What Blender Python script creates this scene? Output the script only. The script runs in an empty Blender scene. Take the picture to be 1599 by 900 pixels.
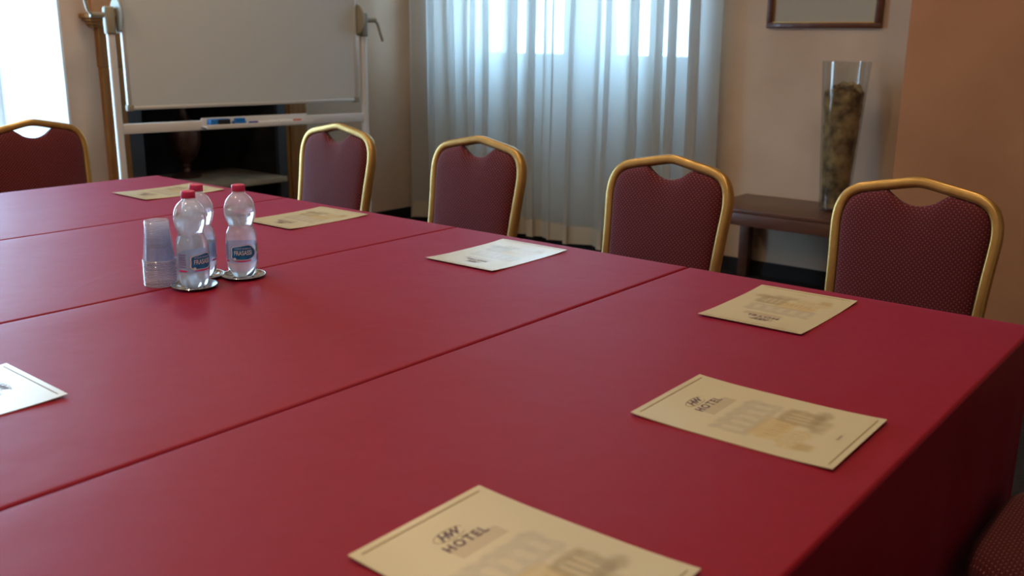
import bpy, bmesh, math, random
from mathutils import Vector, Matrix
random.seed(7)
C = bpy.context.scene.collection
PI = math.pi
TZ = 0.75                                   # height of the cloth covered table top

# ------------------------------------------------------------------ camera, world, lights, exposure
cd = bpy.data.cameras.new('camera')
cam = bpy.data.objects.new('camera', cd); C.objects.link(cam)
R_ = Vector((0.77597835, 0.63069144, 0.00926825)); U_ = Vector((-0.16634505, 0.19044672, 0.96750161)); F_ = Vector((-0.60842988, 0.75230203, -0.25269493))
m = Matrix.Identity(4)
for i in range(3):
    m[i][0], m[i][1], m[i][2] = R_[i], U_[i], -F_[i]
m[2][3] = TZ + 0.529
cam.matrix_world = m
cd.sensor_width = 36; cd.lens = 34.01; cd.clip_start = 0.02
cd.dof.use_dof = True; cd.dof.focus_distance = 2.15; cd.dof.aperture_fstop = 4.5
S = bpy.context.scene
S.camera = cam
S.view_settings.view_transform = 'Standard'; S.view_settings.look = 'None'
S.view_settings.exposure = 0.0; S.view_settings.gamma = 1; S.view_settings.use_curve_mapping = False
S.cycles.max_bounces = 12; S.cycles.transparent_max_bounces = 48; S.cycles.transmission_bounces = 14
S.cycles.diffuse_bounces = 5; S.cycles.caustics_refractive = True; S.cycles.caustics_reflective = False
S.cycles.sample_clamp_indirect = 6; S.cycles.blur_glossy = 0.5
S.cycles.use_denoising = True

SKY = 14.0            # overcast daylight
LAMP_W = 7.2         # each warm ceiling spot
w = bpy.data.worlds.new('overcast_sky'); S.world = w; w.use_nodes = True
nt = w.node_tree; N = nt.nodes; bg = N['Background']
tc = N.new('ShaderNodeTexCoord'); sp = N.new('ShaderNodeSeparateXYZ'); cr = N.new('ShaderNodeValToRGB')
mr = N.new('ShaderNodeMapRange'); mr.inputs[1].default_value = -1; mr.inputs[2].default_value = 1
nt.links.new(tc.outputs['Generated'], sp.inputs[0]); nt.links.new(sp.outputs[2], mr.inputs[0]); nt.links.new(mr.outputs[0], cr.inputs[0])
e = cr.color_ramp.elements
e[0].position = 0.30; e[0].color = (0.30, 0.33, 0.33, 1)
e[1].position = 0.47; e[1].color = (0.50, 0.75, 1.0, 1)
k = e.new(0.70); k.color = (0.42, 0.72, 1.0, 1)
nt.links.new(cr.outputs[0], bg.inputs[0]); bg.inputs[1].default_value = SKY

def portal(name, loc, rot, sx, sy):
    l = bpy.data.lights.new(name, 'AREA'); l.shape = 'RECTANGLE'; l.size = sx; l.size_y = sy
    l.cycles.is_portal = True
    o = bpy.data.objects.new(name, l); C.objects.link(o); o.location = loc; o.rotation_euler = rot
portal('window_daylight', (-5.72, 1.55, 1.35), (0, -PI/2, 0), 2.4, 1.8)
portal('window_daylight', (-5.72, -.8, 1.6), (0, -PI/2, 0), 1.6, 1.0)
portal('window_daylight', (-3.68, 5.42, 1.75), (-PI/2, 0, 0), 1.7, 1.35)

# ------------------------------------------------------------------ materials
def new_mat(name):
    m = bpy.data.materials.new(name); m.use_nodes = True
    return m, m.node_tree, m.node_tree.nodes['Principled BSDF']
def mat(name, col, rough=0.6, metal=0.0, spec=0.5, trans=0.0, ior=1.45, **kw):
    m, nt, b = new_mat(name)
    b.inputs['Base Color'].default_value = (*col, 1); b.inputs['Roughness'].default_value = rough
    b.inputs['Metallic'].default_value = metal; b.inputs['Specular IOR Level'].default_value = spec
    b.inputs['Transmission Weight'].default_value = trans; b.inputs['IOR'].default_value = ior
    for k_, v in kw.items(): b.inputs[k_.replace('_', ' ')].default_value = v
    return m
def noise_mat(name, c1, c2, scale=4, detail=6, rough=0.7, bump=0.0, bscale=60, lo=.35, hi=.65, stretch=(1, 1, 1), spec=.4, metal=0, coord='Object', coat=0):
    m, nt, b = new_mat(name); N = nt.nodes; L = nt.links
    tc = N.new('ShaderNodeTexCoord'); mp = N.new('ShaderNodeMapping'); mp.inputs['Scale'].default_value = stretch
    n = N.new('ShaderNodeTexNoise'); n.inputs['Scale'].default_value = scale; n.inputs['Detail'].default_value = detail
    r = N.new('ShaderNodeValToRGB'); r.color_ramp.elements[0].position = lo; r.color_ramp.elements[1].position = hi
    r.color_ramp.elements[0].color = (*c1, 1); r.color_ramp.elements[1].color = (*c2, 1)
    L.new(tc.outputs[coord], mp.inputs[0]); L.new(mp.outputs[0], n.inputs[0]); L.new(n.outputs[0], r.inputs[0]); L.new(r.outputs[0], b.inputs['Base Color'])
    b.inputs['Roughness'].default_value = rough; b.inputs['Specular IOR Level'].default_value = spec; b.inputs['Metallic'].default_value = metal
    b.inputs['Coat Weight'].default_value = coat
    if bump:
        n2 = N.new('ShaderNodeTexNoise'); n2.inputs['Scale'].default_value = bscale; n2.inputs['Detail'].default_value = 4
        bp = N.new('ShaderNodeBump'); bp.inputs['Strength'].default_value = bump; bp.inputs['Distance'].default_value = .004
        L.new(mp.outputs[0], n2.inputs[0]); L.new(n2.outputs[0], bp.inputs['Height']); L.new(bp.outputs[0], b.inputs['Normal'])
    return m

M = {}
M['wall'] = noise_mat('peach_plaster', (.66, .50, .37), (.76, .60, .46), 3.2, 8, .55, .25, 25, .3, .7, spec=.35)
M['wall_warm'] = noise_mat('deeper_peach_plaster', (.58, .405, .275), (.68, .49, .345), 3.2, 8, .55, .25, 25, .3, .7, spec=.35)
M['pillar'] = noise_mat('unlit_peach_plaster', (.36, .165, .08), (.43, .21, .105), 3.0, 8, .6, .25, 25, .3, .7, spec=.3)  # peach plaster; its lack of window light is put into the deeper orange
M['chimney'] = noise_mat('orange_render', (.44, .22, .10), (.58, .31, .15), 14, 8, .8, .6, 60, .3, .7, spec=.3)
M['ceiling'] = mat('ceiling_paint', (.72, .66, .58), .8)
M['reveal'] = mat('white_reveal_paint', (.70, .72, .72), .6)
M['floor'] = noise_mat('dark_carpet', (.012, .012, .014), (.022, .022, .024), 60, 4, .9, .4, 200)
M['skirting'] = mat('black_skirting', (.01, .01, .011), .5)
M['white_frame'] = mat('white_window_paint', (.8, .8, .8), .4)
M['oak'] = noise_mat('honey_oak', (.25, .095, .022), (.36, .155, .040), 5, 6, .6, .1, 40, .3, .7, (8, 8, 1), spec=.2)
M['walnut'] = noise_mat('dark_walnut', (.095, .038, .022), (.15, .062, .037), 4, 6, .38, .06, 40, .3, .7, (2, 12, 12), coat=.15)
M['mahogany'] = noise_mat('mahogany_frame', (.09, .028, .014), (.15, .05, .025), 6, 6, .35, .05, 40, .3, .7, (3, 12, 12), coat=.3)
M['firebrick'] = noise_mat('sooty_firebrick', (.010, .009, .008), (.030, .024, .020), 7, 6, .9, .5, 30)
M['stone'] = noise_mat('hearth_stone', (.24, .18, .11), (.40, .30, .19), 9, 8, .75, .4, 50, .3, .7)
M['iron'] = mat('grey_slate', (.045, .047, .05), .6)
M['copper'] = noise_mat('tarnished_copper', (.07, .028, .018), (.18, .08, .05), 12, 5, .45, .2, 50, metal=.7)
M['alu'] = mat('white_lacquered_steel', (.66, .66, .66), .35)
M['alu_frame'] = mat('anodised_aluminium', (.62, .62, .61), .4, .3)
M['board'] = mat('whiteboard_enamel', (.57, .62, .64), .18, spec=.5)
M['putty'] = mat('putty_plastic', (.30, .28, .21), .45)
M['blue_pl'] = mat('bright_blue_plastic', (.01, .16, .50), .35)
M['black_pl'] = mat('black_felt', (.012, .011, .012), .8)
M['white_pl'] = mat('white_plastic', (.75, .75, .75), .3)
M['navy_pl'] = mat('dark_blue_plastic', (.02, .02, .30), .35)
M['red_pl'] = mat('orange_red_plastic', (.55, .10, .04), .4)
M['gold'] = noise_mat('satin_gold_metal', (.50, .31, .095), (.56, .36, .12), 30, 3, .34, 0, metal=.75, spec=.5)
M['cap'] = mat('pink_red_cap_plastic', (.56, .04, .15), .4, spec=.5)
M['chrome'] = mat('polished_steel', (.72, .70, .66), .14, 1.0)
M['mat_board'] = mat('cream_picture_mat', (.50, .47, .38), .5)
M['leaf'] = noise_mat('dried_leaves', (.085, .045, .014), (.50, .33, .13), 13, 8, .8, .8, 30, .38, .62)
M['leaf2'] = noise_mat('pale_dried_leaves', (.36, .27, .14), (.60, .48, .28), 20, 6, .8, .5, 60, .3, .7)
M['wood_table'] = mat('plain_beech', (.4, .26, .14), .5)
M['acrylic'] = mat('clear_glass', (1, 1, 1), .03, trans=1, ior=1.2)

# red tablecloth: fine weave and a soft sheen
m_, nt, b = new_mat('burgundy_tablecloth'); N = nt.nodes; L = nt.links
b.inputs['Base Color'].default_value = (.275, .0065, .0145, 1); b.inputs['Roughness'].default_value = .5; b.inputs['Specular IOR Level'].default_value = .30; b.inputs['Specular Tint'].default_value = (.80, .45, .85, 1)
b.inputs['Sheen Weight'].default_value = .13; b.inputs['Sheen Roughness'].default_value = .35; b.inputs['Sheen Tint'].default_value = (.75, .30, .80, 1)
tc = N.new('ShaderNodeTexCoord'); n1 = N.new('ShaderNodeTexNoise'); n1.inputs['Scale'].default_value = 900; n1.inputs['Detail'].default_value = 2
n2 = N.new('ShaderNodeTexNoise'); n2.inputs['Scale'].default_value = 5; n2.inputs['Detail'].default_value = 3
b1 = N.new('ShaderNodeBump'); b1.inputs['Strength'].default_value = .25; b1.inputs['Distance'].default_value = .0006
b2 = N.new('ShaderNodeBump'); b2.inputs['Strength'].default_value = .35; b2.inputs['Distance'].default_value = .010
L.new(tc.outputs['Object'], n1.inputs[0]); L.new(tc.outputs['Object'], n2.inputs[0])
n3 = N.new('ShaderNodeTexNoise'); n3.inputs['Scale'].default_value = 1.7; n3.inputs['Detail'].default_value = 1; L.new(tc.outputs['Object'], n3.inputs[0])
n4 = N.new('ShaderNodeTexNoise'); n4.inputs['Scale'].default_value = 3.1; n4.inputs['Detail'].default_value = 0; L.new(tc.outputs['Object'], n4.inputs[0])
q1 = N.new('ShaderNodeMath'); q1.operation = 'SUBTRACT'; q1.inputs[1].default_value = .5; L.new(n3.outputs[0], q1.inputs[0])
q2 = N.new('ShaderNodeMath'); q2.operation = 'ABSOLUTE'; L.new(q1.outputs[0], q2.inputs[0])
q3 = N.new('ShaderNodeMapRange'); q3.interpolation_type = 'SMOOTHSTEP'; q3.inputs[1].default_value = 0; q3.inputs[2].default_value = .014; q3.inputs[3].default_value = 1; q3.inputs[4].default_value = 0; L.new(q2.outputs[0], q3.inputs[0])
q4 = N.new('ShaderNodeMapRange'); q4.interpolation_type = 'SMOOTHSTEP'; q4.inputs[1].default_value = .56; q4.inputs[2].default_value = .68; L.new(n4.outputs[0], q4.inputs[0])
q5 = N.new('ShaderNodeMath'); q5.operation = 'MULTIPLY'; L.new(q3.outputs[0], q5.inputs[0]); L.new(q4.outputs[0], q5.inputs[1])
b3 = N.new('ShaderNodeBump'); b3.inputs['Strength'].default_value = .5; b3.inputs['Distance'].default_value = .0004; L.new(q5.outputs[0], b3.inputs['Height']); L.new(b3.outputs[0], b2.inputs['Normal'])
L.new(n2.outputs[0], b2.inputs['Height']); L.new(b2.outputs[0], b1.inputs['Normal']); L.new(n1.outputs[0], b1.inputs['Height']); L.new(b1.outputs[0], b.inputs['Normal'])
M['cloth'] = m_

# chair fabric: staggered grid of pale dots on a ribbed burgundy ground (object x / z for backs, x / y for seats)
def fabric(name, axis2):
    m_, nt, b = new_mat(name); N = nt.nodes; L = nt.links
    tc = N.new('ShaderNodeTexCoord'); s = N.new('ShaderNodeSeparateXYZ'); L.new(tc.outputs['Object'], s.inputs[0])
    def mth(op, a, bb=None):
        n = N.new('ShaderNodeMath'); n.operation = op
        for i, v in enumerate((a, bb)):
            if v is None: continue
            if isinstance(v, (int, float)): n.inputs[i].default_value = v
            else: L.new(v, n.inputs[i])
        return n.outputs[0]
    u = mth('MULTIPLY', s.outputs[0], PI/.0062*1.0); v = mth('MULTIPLY', s.outputs[axis2], PI/.0062)
    d = mth('MULTIPLY', mth('COSINE', u), mth('COSINE', v))          # checkerboard of signed bumps
    dot = mth('GREATER_THAN', d, .80)
    rib = mth('MULTIPLY', mth('ADD', mth('SINE', mth('MULTIPLY', v, 2.0)), 1), .5)
    mx = N.new('ShaderNodeMix'); mx.data_type = 'RGBA'; L.new(rib, mx.inputs[0])
    mx.inputs[6].default_value = (.068, .007, .011, 1); mx.inputs[7].default_value = (.125, .013, .022, 1)
    m2 = N.new('ShaderNodeMix'); m2.data_type = 'RGBA'; L.new(dot, m2.inputs[0]); L.new(mx.outputs[2], m2.inputs[6])
    m2.inputs[7].default_value = (.30, .14, .11, 1)
    L.new(m2.outputs[2], b.inputs['Base Color'])
    b.inputs['Roughness'].default_value = .8; b.inputs['Specular IOR Level'].default_value = .25; b.inputs['Sheen Weight'].default_value = .16; b.inputs['Sheen Roughness'].default_value = .4
    bp = N.new('ShaderNodeBump'); bp.inputs['Strength'].default_value = .3; bp.inputs['Distance'].default_value = .0008
    L.new(rib, bp.inputs['Height']); L.new(bp.outputs[0], b.inputs['Normal'])
    return m_
M['fab_back'] = fabric('dotted_burgundy_fabric_back', 2); M['fab_seat'] = fabric('dotted_burgundy_fabric_seat', 1)

# sheer curtain
m_, nt, b = new_mat('sheer_curtain'); N = nt.nodes; L = nt.links
out = N['Material Output']; N.remove(b)
df = N.new('ShaderNodeBsdfDiffuse'); df.inputs[0].default_value = (.72, .66, .56, 1)
tl = N.new('ShaderNodeBsdfTranslucent'); tl.inputs[0].default_value = (.80, .82, .82, 1)
tr = N.new('ShaderNodeBsdfTransparent'); tr.inputs[0].default_value = (1, 1, 1, 1)
a1 = N.new('ShaderNodeMixShader'); a1.inputs[0].default_value = .68; L.new(df.outputs[0], a1.inputs[1]); L.new(tl.outputs[0], a1.inputs[2])
a2 = N.new('ShaderNodeMixShader'); L.new(a1.outputs[0], a2.inputs[1]); L.new(tr.outputs[0], a2.inputs[2])
lw = N.new('ShaderNodeLayerWeight'); lw.inputs[0].default_value = .35
mr = N.new('ShaderNodeMapRange'); mr.inputs[1].default_value = 0; mr.inputs[2].default_value = .7; mr.inputs[3].default_value = .20; mr.inputs[4].default_value = 0
L.new(lw.outputs['Facing'], mr.inputs[0]); L.new(mr.outputs[0], a2.inputs[0]); L.new(a2.outputs[0], out.inputs[0])
M['sheer'] = m_
m_, nt, b = new_mat('curtain_hem'); N = nt.nodes; L = nt.links
out = N['Material Output']; N.remove(b)
df = N.new('ShaderNodeBsdfDiffuse'); df.inputs[0].default_value = (.66, .57, .44, 1)
tl = N.new('ShaderNodeBsdfTranslucent'); tl.inputs[0].default_value = (.55, .52, .46, 1)
a1 = N.new('ShaderNodeMixShader'); a1.inputs[0].default_value = .25; L.new(df.outputs[0], a1.inputs[1]); L.new(tl.outputs[0], a1.inputs[2]); L.new(a1.outputs[0], out.inputs[0])
M['hem'] = m_

# thin clear things (window pane, plastic cups, bottle wall, vase): see-through with a Fresnel gloss
def thin(name, tint=(1, 1, 1), rough=.03, milk=0.0, milk_col=(.8, .82, .85), ior=1.45, k=1.0, graz=.75):
    m_, nt, b = new_mat(name); N = nt.nodes; L = nt.links; out = N['Material Output']; N.remove(b)
    t = N.new('ShaderNodeBsdfTransparent'); t.inputs[0].default_value = (*tint, 1)
    g = N.new('ShaderNodeBsdfGlossy'); g.inputs['Roughness'].default_value = rough
    fr = N.new('ShaderNodeLayerWeight'); fr.inputs[0].default_value = .5
    pw = N.new('ShaderNodeMath'); pw.operation = 'POWER'; pw.inputs[1].default_value = 4; L.new(fr.outputs['Facing'], pw.inputs[0])
    ml = N.new('ShaderNodeMapRange'); ml.inputs[3].default_value = .045*k; ml.inputs[4].default_value = graz; L.new(pw.outputs[0], ml.inputs[0])
    x = N.new('ShaderNodeMixShader'); L.new(ml.outputs[0], x.inputs[0]); L.new(g.outputs[0], x.inputs[2])
    if milk:
        d = N.new('ShaderNodeBsdfDiffuse'); d.inputs[0].default_value = (*milk_col, 1)
        tl = N.new('ShaderNodeBsdfTranslucent'); tl.inputs[0].default_value = (*milk_col, 1)
        y = N.new('ShaderNodeMixShader'); y.inputs[0].default_value = .5; L.new(d.outputs[0], y.inputs[1]); L.new(tl.outputs[0], y.inputs[2])
        z = N.new('ShaderNodeMixShader'); z.inputs[0].default_value = milk; L.new(t.outputs[0], z.inputs[1]); L.new(y.outputs[0], z.inputs[2])
        L.new(z.outputs[0], x.inputs[1])
    else: L.new(t.outputs[0], x.inputs[1])
    L.new(x.outputs[0], out.inputs[0])
    return m_
M['pane'] = thin('window_glass', (.97, .99, 1))
M['cup'] = thin('translucent_cup_plastic', (.97, .98, 1), .15, .045, (.98, .98, 1), k=.6, graz=.22)
M['cup_rim'] = thin('milky_cup_rim_plastic', (1, 1, 1), .12, .45, (.98, .98, 1), k=1.5)
M['pet'] = thin('clear_bottle_plastic', (.985, .99, 1), .06, .30, (.93, .96, 1), 1.5, 1.3)
M['vase'] = thin('clear_vase_glass', (.93, .95, .95), .03, .02, (.8, .8, .8), 1.5, 1.4)
M['water'] = mat('water', (.97, .985, 1), .0, trans=1, ior=1.33)
M['label_film'] = thin('pale_blue_label_film', (.80, .90, 1), .2, .45, (.50, .70, .95), 1.45)
M['label_blue'] = noise_mat('deep_blue_label_print', (.008, .16, .52), (.02, .28, .75), 60, 3, .35)
M['label_white'] = mat('white_label_print', (.82, .92, 1.0), .3, spec=.7)
M['label_pink'] = mat('pink_label_print', (.78, .05, .26), .4)
M['label_text'] = mat('violet_label_print', (.18, .16, .42), .5)
M['label_green'] = mat('green_label_print', (.15, .38, .20), .5)

# paper: colour attribute holds the printed picture
m_, nt, b = new_mat('cream_notepaper'); N = nt.nodes; L = nt.links
at = N.new('ShaderNodeAttribute'); at.attribute_name = 'print'; L.new(at.outputs['Color'], b.inputs['Base Color'])
b.inputs['Roughness'].default_value = .27; b.inputs['Specular IOR Level'].default_value = .7
b.inputs['Coat Weight'].default_value = .5; b.inputs['Coat Roughness'].default_value = .2
M['paper'] = m_
M['ink'] = mat('brown_ink', (.17, .10, .06), .5); M['ink_line'] = mat('thin_brown_line_ink', (.26, .19, .075), .5)
M['ink_violet'] = mat('dark_violet_ink', (.13, .075, .09), .5)
# lamp glass
m_, nt, b = new_mat('warm_lamp_glass'); b.inputs['Emission Color'].default_value = (1, .62, .30, 1); b.inputs['Emission Strength'].default_value = 60
b.inputs['Base Color'].default_value = (.8, .8, .8, 1)
M['lamp'] = m_

# ------------------------------------------------------------------ mesh helpers
def finish(name, bm, material, parent=None, smooth=True, angle=35, loc=None):
    bmesh.ops.recalc_face_normals(bm, faces=bm.faces)
    me = bpy.data.meshes.new(name); bm.to_mesh(me); bm.free()
    me.materials.append(material if not isinstance(material, str) else M[material])
    if smooth:
        me.polygons.foreach_set('use_smooth', [True]*len(me.polygons))
        me.set_sharp_from_angle(angle=math.radians(angle))
    o = bpy.data.objects.new(name, me); C.objects.link(o)
    if parent: o.parent = parent
    if loc is not None: o.location = loc
    return o
def box(bm, x0, x1, y0, y1, z0, z1, bev=0.0, seg=2):
    vs = [bm.verts.new((x, y, z)) for x in (x0, x1) for y in (y0, y1) for z in (z0, z1)]
    fs = [(0, 1, 3, 2), (4, 6, 7, 5), (0, 4, 5, 1), (2, 3, 7, 6), (0, 2, 6, 4), (1, 5, 7, 3)]
    F = [bm.faces.new([vs[i] for i in f]) for f in fs]
    if bev:
        bmesh.ops.bevel(bm, geom=list({e_ for f in F for e_ in f.edges}), offset=bev, segments=seg, affect='EDGES', profile=.5)
    return bm
def lathe(bm, prof, n=40, cx=0, cy=0, cap0=True, cap1=True, mod=None):
    rings = []
    for r, z in prof:
        ring = []
        for i in range(n):
            a = 2*PI*i/n; rr = r if mod is None else mod(r, z, a)
            ring.append(bm.verts.new((cx+rr*math.cos(a), cy+rr*math.sin(a), z)))
        rings.append(ring)
    for A, B in zip(rings, rings[1:]):
        for i in range(n):
            bm.faces.new((A[i], A[(i+1) % n], B[(i+1) % n], B[i]))
    if cap0: bm.faces.new(rings[0][::-1])
    if cap1: bm.faces.new(rings[-1])
    return bm
def sweep(bm, pts, nrm, wi, de, seg=12, power=3.2, closed=False, cap=True):
    """superellipse tube; wi = width across the path within the plane, de = depth along nrm"""
    pts = [Vector(p) for p in pts]; rings = []
    n = len(pts)
    for i, p in enumerate(pts):
        t = (pts[min(i+1, n-1)]-pts[max(i-1, 0)]).normalized()
        nn = (Vector(nrm) - t*Vector(nrm).dot(t)).normalized(); s = t.cross(nn)
        ring = []
        for k_ in range(seg):
            a = 2*PI*k_/seg + PI/seg; c, s_ = math.cos(a), math.sin(a)
            cx = math.copysign(abs(c)**(2/power), c)*wi/2; cy = math.copysign(abs(s_)**(2/power), s_)*de/2
            ring.append(bm.verts.new(p+s*cx+nn*cy))
        rings.append(ring)
    for A, B in zip(rings, rings[1:]):
        for i in range(seg): bm.faces.new((A[i], A[(i+1) % seg], B[(i+1) % seg], B[i]))
    if cap: bm.faces.new(rings[0][::-1]); bm.faces.new(rings[-1])
    return bm
def catmull(pts, k_=6):
    pts = [Vector(p) for p in pts]; P = [2*pts[0]-pts[1]]+pts+[2*pts[-1]-pts[-2]]; out = []
    for i in range(1, len(P)-2):
        for j in range(k_):
            t = j/k_; a, b_, c, d = P[i-1], P[i], P[i+1], P[i+2]
            out.append(.5*((2*b_)+(c-a)*t+(2*a-5*b_+4*c-d)*t*t+(3*b_-a-3*c+d)*t**3))
    out.append(pts[-1]); return out
def thing(name, label, cat, loc=(0, 0, 0), rotz=0, group=None):
    o = bpy.data.objects.new(name, None); o.empty_display_size = .05; C.objects.link(o)
    o.location = loc; o.rotation_euler = (0, 0, rotz); o['label'] = label; o['category'] = cat
    if group: o['group'] = group
    return o
def tag(o, label, cat, group=None):
    o['label'] = label; o['category'] = cat
    if group: o['group'] = group
    return o
def struct(o): o['kind'] = 'structure'; return o
def copy_tree(o, parent=None):
    c = o.copy(); C.objects.link(c)
    if parent: c.parent = parent
    for ch in list(o.children): copy_tree(ch, c)
    return c
def wall_holes(name, material, fixed, f0, f1, u0, u1, v0, v1, holes):
    """slab between f0..f1 on axis `fixed` (0 = x, 1 = y); u = the other horizontal axis, v = z; rectangular holes"""
    us = sorted({u0, u1, *[h[0] for h in holes], *[h[1] for h in holes]}); vs = sorted({v0, v1, *[h[2] for h in holes], *[h[3] for h in holes]})
    bm = bmesh.new()
    def solid(i, j):
        if not (0 <= i < len(us)-1 and 0 <= j < len(vs)-1): return False
        cu, cv = (us[i]+us[i+1])/2, (vs[j]+vs[j+1])/2
        return not any(h[0] < cu < h[1] and h[2] < cv < h[3] for h in holes)
    def q(pts):
        bm.faces.new([bm.verts.new((f, u, v) if fixed == 0 else (u, f, v)) for f, u, v in pts])
    for i in range(len(us)-1):
        for j in range(len(vs)-1):
            if not solid(i, j): continue
            a, b_, c, d = us[i], us[i+1], vs[j], vs[j+1]
            q([(f0, a, c), (f0, b_, c), (f0, b_, d), (f0, a, d)]); q([(f1, a, c), (f1, b_, c), (f1, b_, d), (f1, a, d)])
            if not solid(i-1, j): q([(f0, a, c), (f1, a, c), (f1, a, d), (f0, a, d)])
            if not solid(i+1, j): q([(f0, b_, c), (f1, b_, c), (f1, b_, d), (f0, b_, d)])
            if not solid(i, j-1): q([(f0, a, c), (f1, a, c), (f1, b_, c), (f0, b_, c)])
            if not solid(i, j+1): q([(f0, a, d), (f1, a, d), (f1, b_, d), (f0, b_, d)])
    bmesh.ops.remove_doubles(bm, verts=bm.verts, dist=1e-5)
    return struct(finish(name, bm, material, smooth=False))

# ------------------------------------------------------------------ room shell
LX, RX, BY, FY, CZ = -4.91, 2.3, -2.8, 4.93, 2.8
LXO, FYO = -5.70, 5.45
struct(finish('floor', box(bmesh.new(), LXO-.02, RX+.1, BY-.1, FYO+.02, -.1, 0), 'floor', smooth=False))
struct(finish('ceiling', box(bmesh.new(), LXO-.02, RX+.1, BY-.1, FYO+.02, CZ, CZ+.1), 'ceiling', smooth=False))
WIN_L = (.75, 2.467, .25, 2.35); WIN_M = (-1.25, -.35, .85, 2.35)
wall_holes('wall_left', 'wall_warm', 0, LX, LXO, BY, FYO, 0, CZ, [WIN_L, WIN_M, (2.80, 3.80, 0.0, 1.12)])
WINS = [(-4.43, -3.70), (-3.40, -2.78)]
wall_holes('wall_back', 'wall', 1, FY, 5.08, LX, RX, 0, CZ, [(-4.66, -2.68, 0, 2.45)])
wall_holes('wall_back_niche', 'reveal', 1, 5.08, FYO, LX, RX, 0, CZ, [(a, b_, 1.118, 2.42) for a, b_ in WINS])
struct(finish('wall_right', box(bmesh.new(), RX, RX+.1, BY, FYO, 0, CZ), 'wall', smooth=False))
struct(finish('wall_front', box(bmesh.new(), LXO, RX, BY-.1, BY, 0, CZ), 'wall', smooth=False))
# wall projection at the right of the picture
struct(finish('wall_projection', box(bmesh.new(), -1.198, RX, 3.80, FY, 0, CZ), 'pillar', smooth=False))
# white painted reveal of the left window (thin lining slabs)
bm = bmesh.new(); y1 = WIN_L[1]; y0 = WIN_L[0]; z0, z1 = WIN_L[2:]
box(bm, LXO+.06, LX-.0005, y1-.012, y1, z0, z1); box(bm, LXO+.06, LX-.0005, y0, y0+.012, z0, z1)
box(bm, LXO+.06, LX-.0005, y0+.012, y1-.012, z1-.012, z1); box(bm, LXO+.06, LX-.0005, y0+.012, y1-.012, z0, z0+.012)
struct(finish('trim_window_reveal', bm, 'reveal', smooth=False))
# window sashes
def sash(n, x0, x1, y0, y1, z0, z1, axis, bars=()):
    """axis 0: pane in a plane of constant x; axis 1: constant y"""
    bm = bmesh.new(); t = .05
    def b4(a0, a1, c0, c1):
        if axis == 0: box(bm, x0, x1, a0, a1, c0, c1, .004)
        else: box(bm, a0, a1, y0, y1, c0, c1, .004)
    A0, A1 = (y0, y1) if axis == 0 else (x0, x1)
    b4(A0, A0+t, z0, z1); b4(A1-t, A1, z0, z1); b4(A0+t, A1-t, z0, z0+t); b4(A0+t, A1-t, z1-t, z1)
    for p in bars: b4(p-t, p+t, z0+t, z1-t)
    o = struct(finish('window_%d' % n, bm, 'white_frame', smooth=False))
    bm = bmesh.new(); e_ = .002
    if axis == 0: box(bm, (x0+x1)/2-e_, (x0+x1)/2+e_, A0+t, A1-t, z0+t, z1-t)
    else: box(bm, A0+t, A1-t, (y0+y1)/2-e_, (y0+y1)/2+e_, z0+t, z1-t)
    finish('window_pane', bm, 'pane', o, smooth=False)
sash(1, LXO+.01, LXO+.06, WIN_L[0], WIN_L[1], WIN_L[2], WIN_L[3], 0, bars=((WIN_L[0]+WIN_L[1])/2,))
sash(4, LXO+.01, LXO+.06, WIN_M[0], WIN_M[1], WIN_M[2], WIN_M[3], 0)
for i, (a, b_) in enumerate(WINS): sash(2+i, a, b_, 5.13, 5.18, 1.118, 2.42, 1)
# skirting boards
def sk(name, *a): struct(finish(name, box(bmesh.new(), *a, .003), 'skirting', smooth=False))
sk('baseboard_back', LX, -1.198, FY-.014, FY, 0, .082)
sk('baseboard_left', LX, LX+.014, 4.0, FY-.014, 0, .082)
sk('baseboard_left_front', LX, LX+.014, BY, 2.6, 0, .082)
sk('baseboard_projection', -1.198, RX, 3.786, 3.80, 0, .082)

# ------------------------------------------------------------------ ceiling spots (light the room warmly; above the frame)
def ceiling_lamp(x, y, first=[None]):
    if first[0] is None:
        t = thing('ceiling_spotlight', 'round recessed ceiling spotlight with warm glass', 'spotlight', (x, y, CZ), 0, 'recessed ceiling spotlights')
        bm = bmesh.new(); lathe(bm, [(.052, -.004), (.062, -.012), (.070, -.012), (.074, 0), (.052, 0)], 28, cap0=False, cap1=False); finish('trim_ring', bm, 'chrome', t)
        bm = bmesh.new(); lathe(bm, [(.001, -.006), (.052, -.006), (.052, -.001), (.001, -.001)], 28); finish('lamp_glass', bm, 'lamp', t)
        l = bpy.data.lights.new('spot_beam', 'AREA'); l.shape = 'DISK'; l.size = .10; l.energy = LAMP_W; l.color = (1, .76, .50)
        lo = bpy.data.objects.new('spot_beam', l); C.objects.link(lo); lo.parent = t; lo.location = (0, 0, -.02)
        first[0] = t
    else:
        t = copy_tree(first[0]); t.location = (x, y, CZ)
for x in (-3.6, -2.1, -.6):
    for y in (-1.2, .6, 2.4): ceiling_lamp(x, y)

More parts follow.
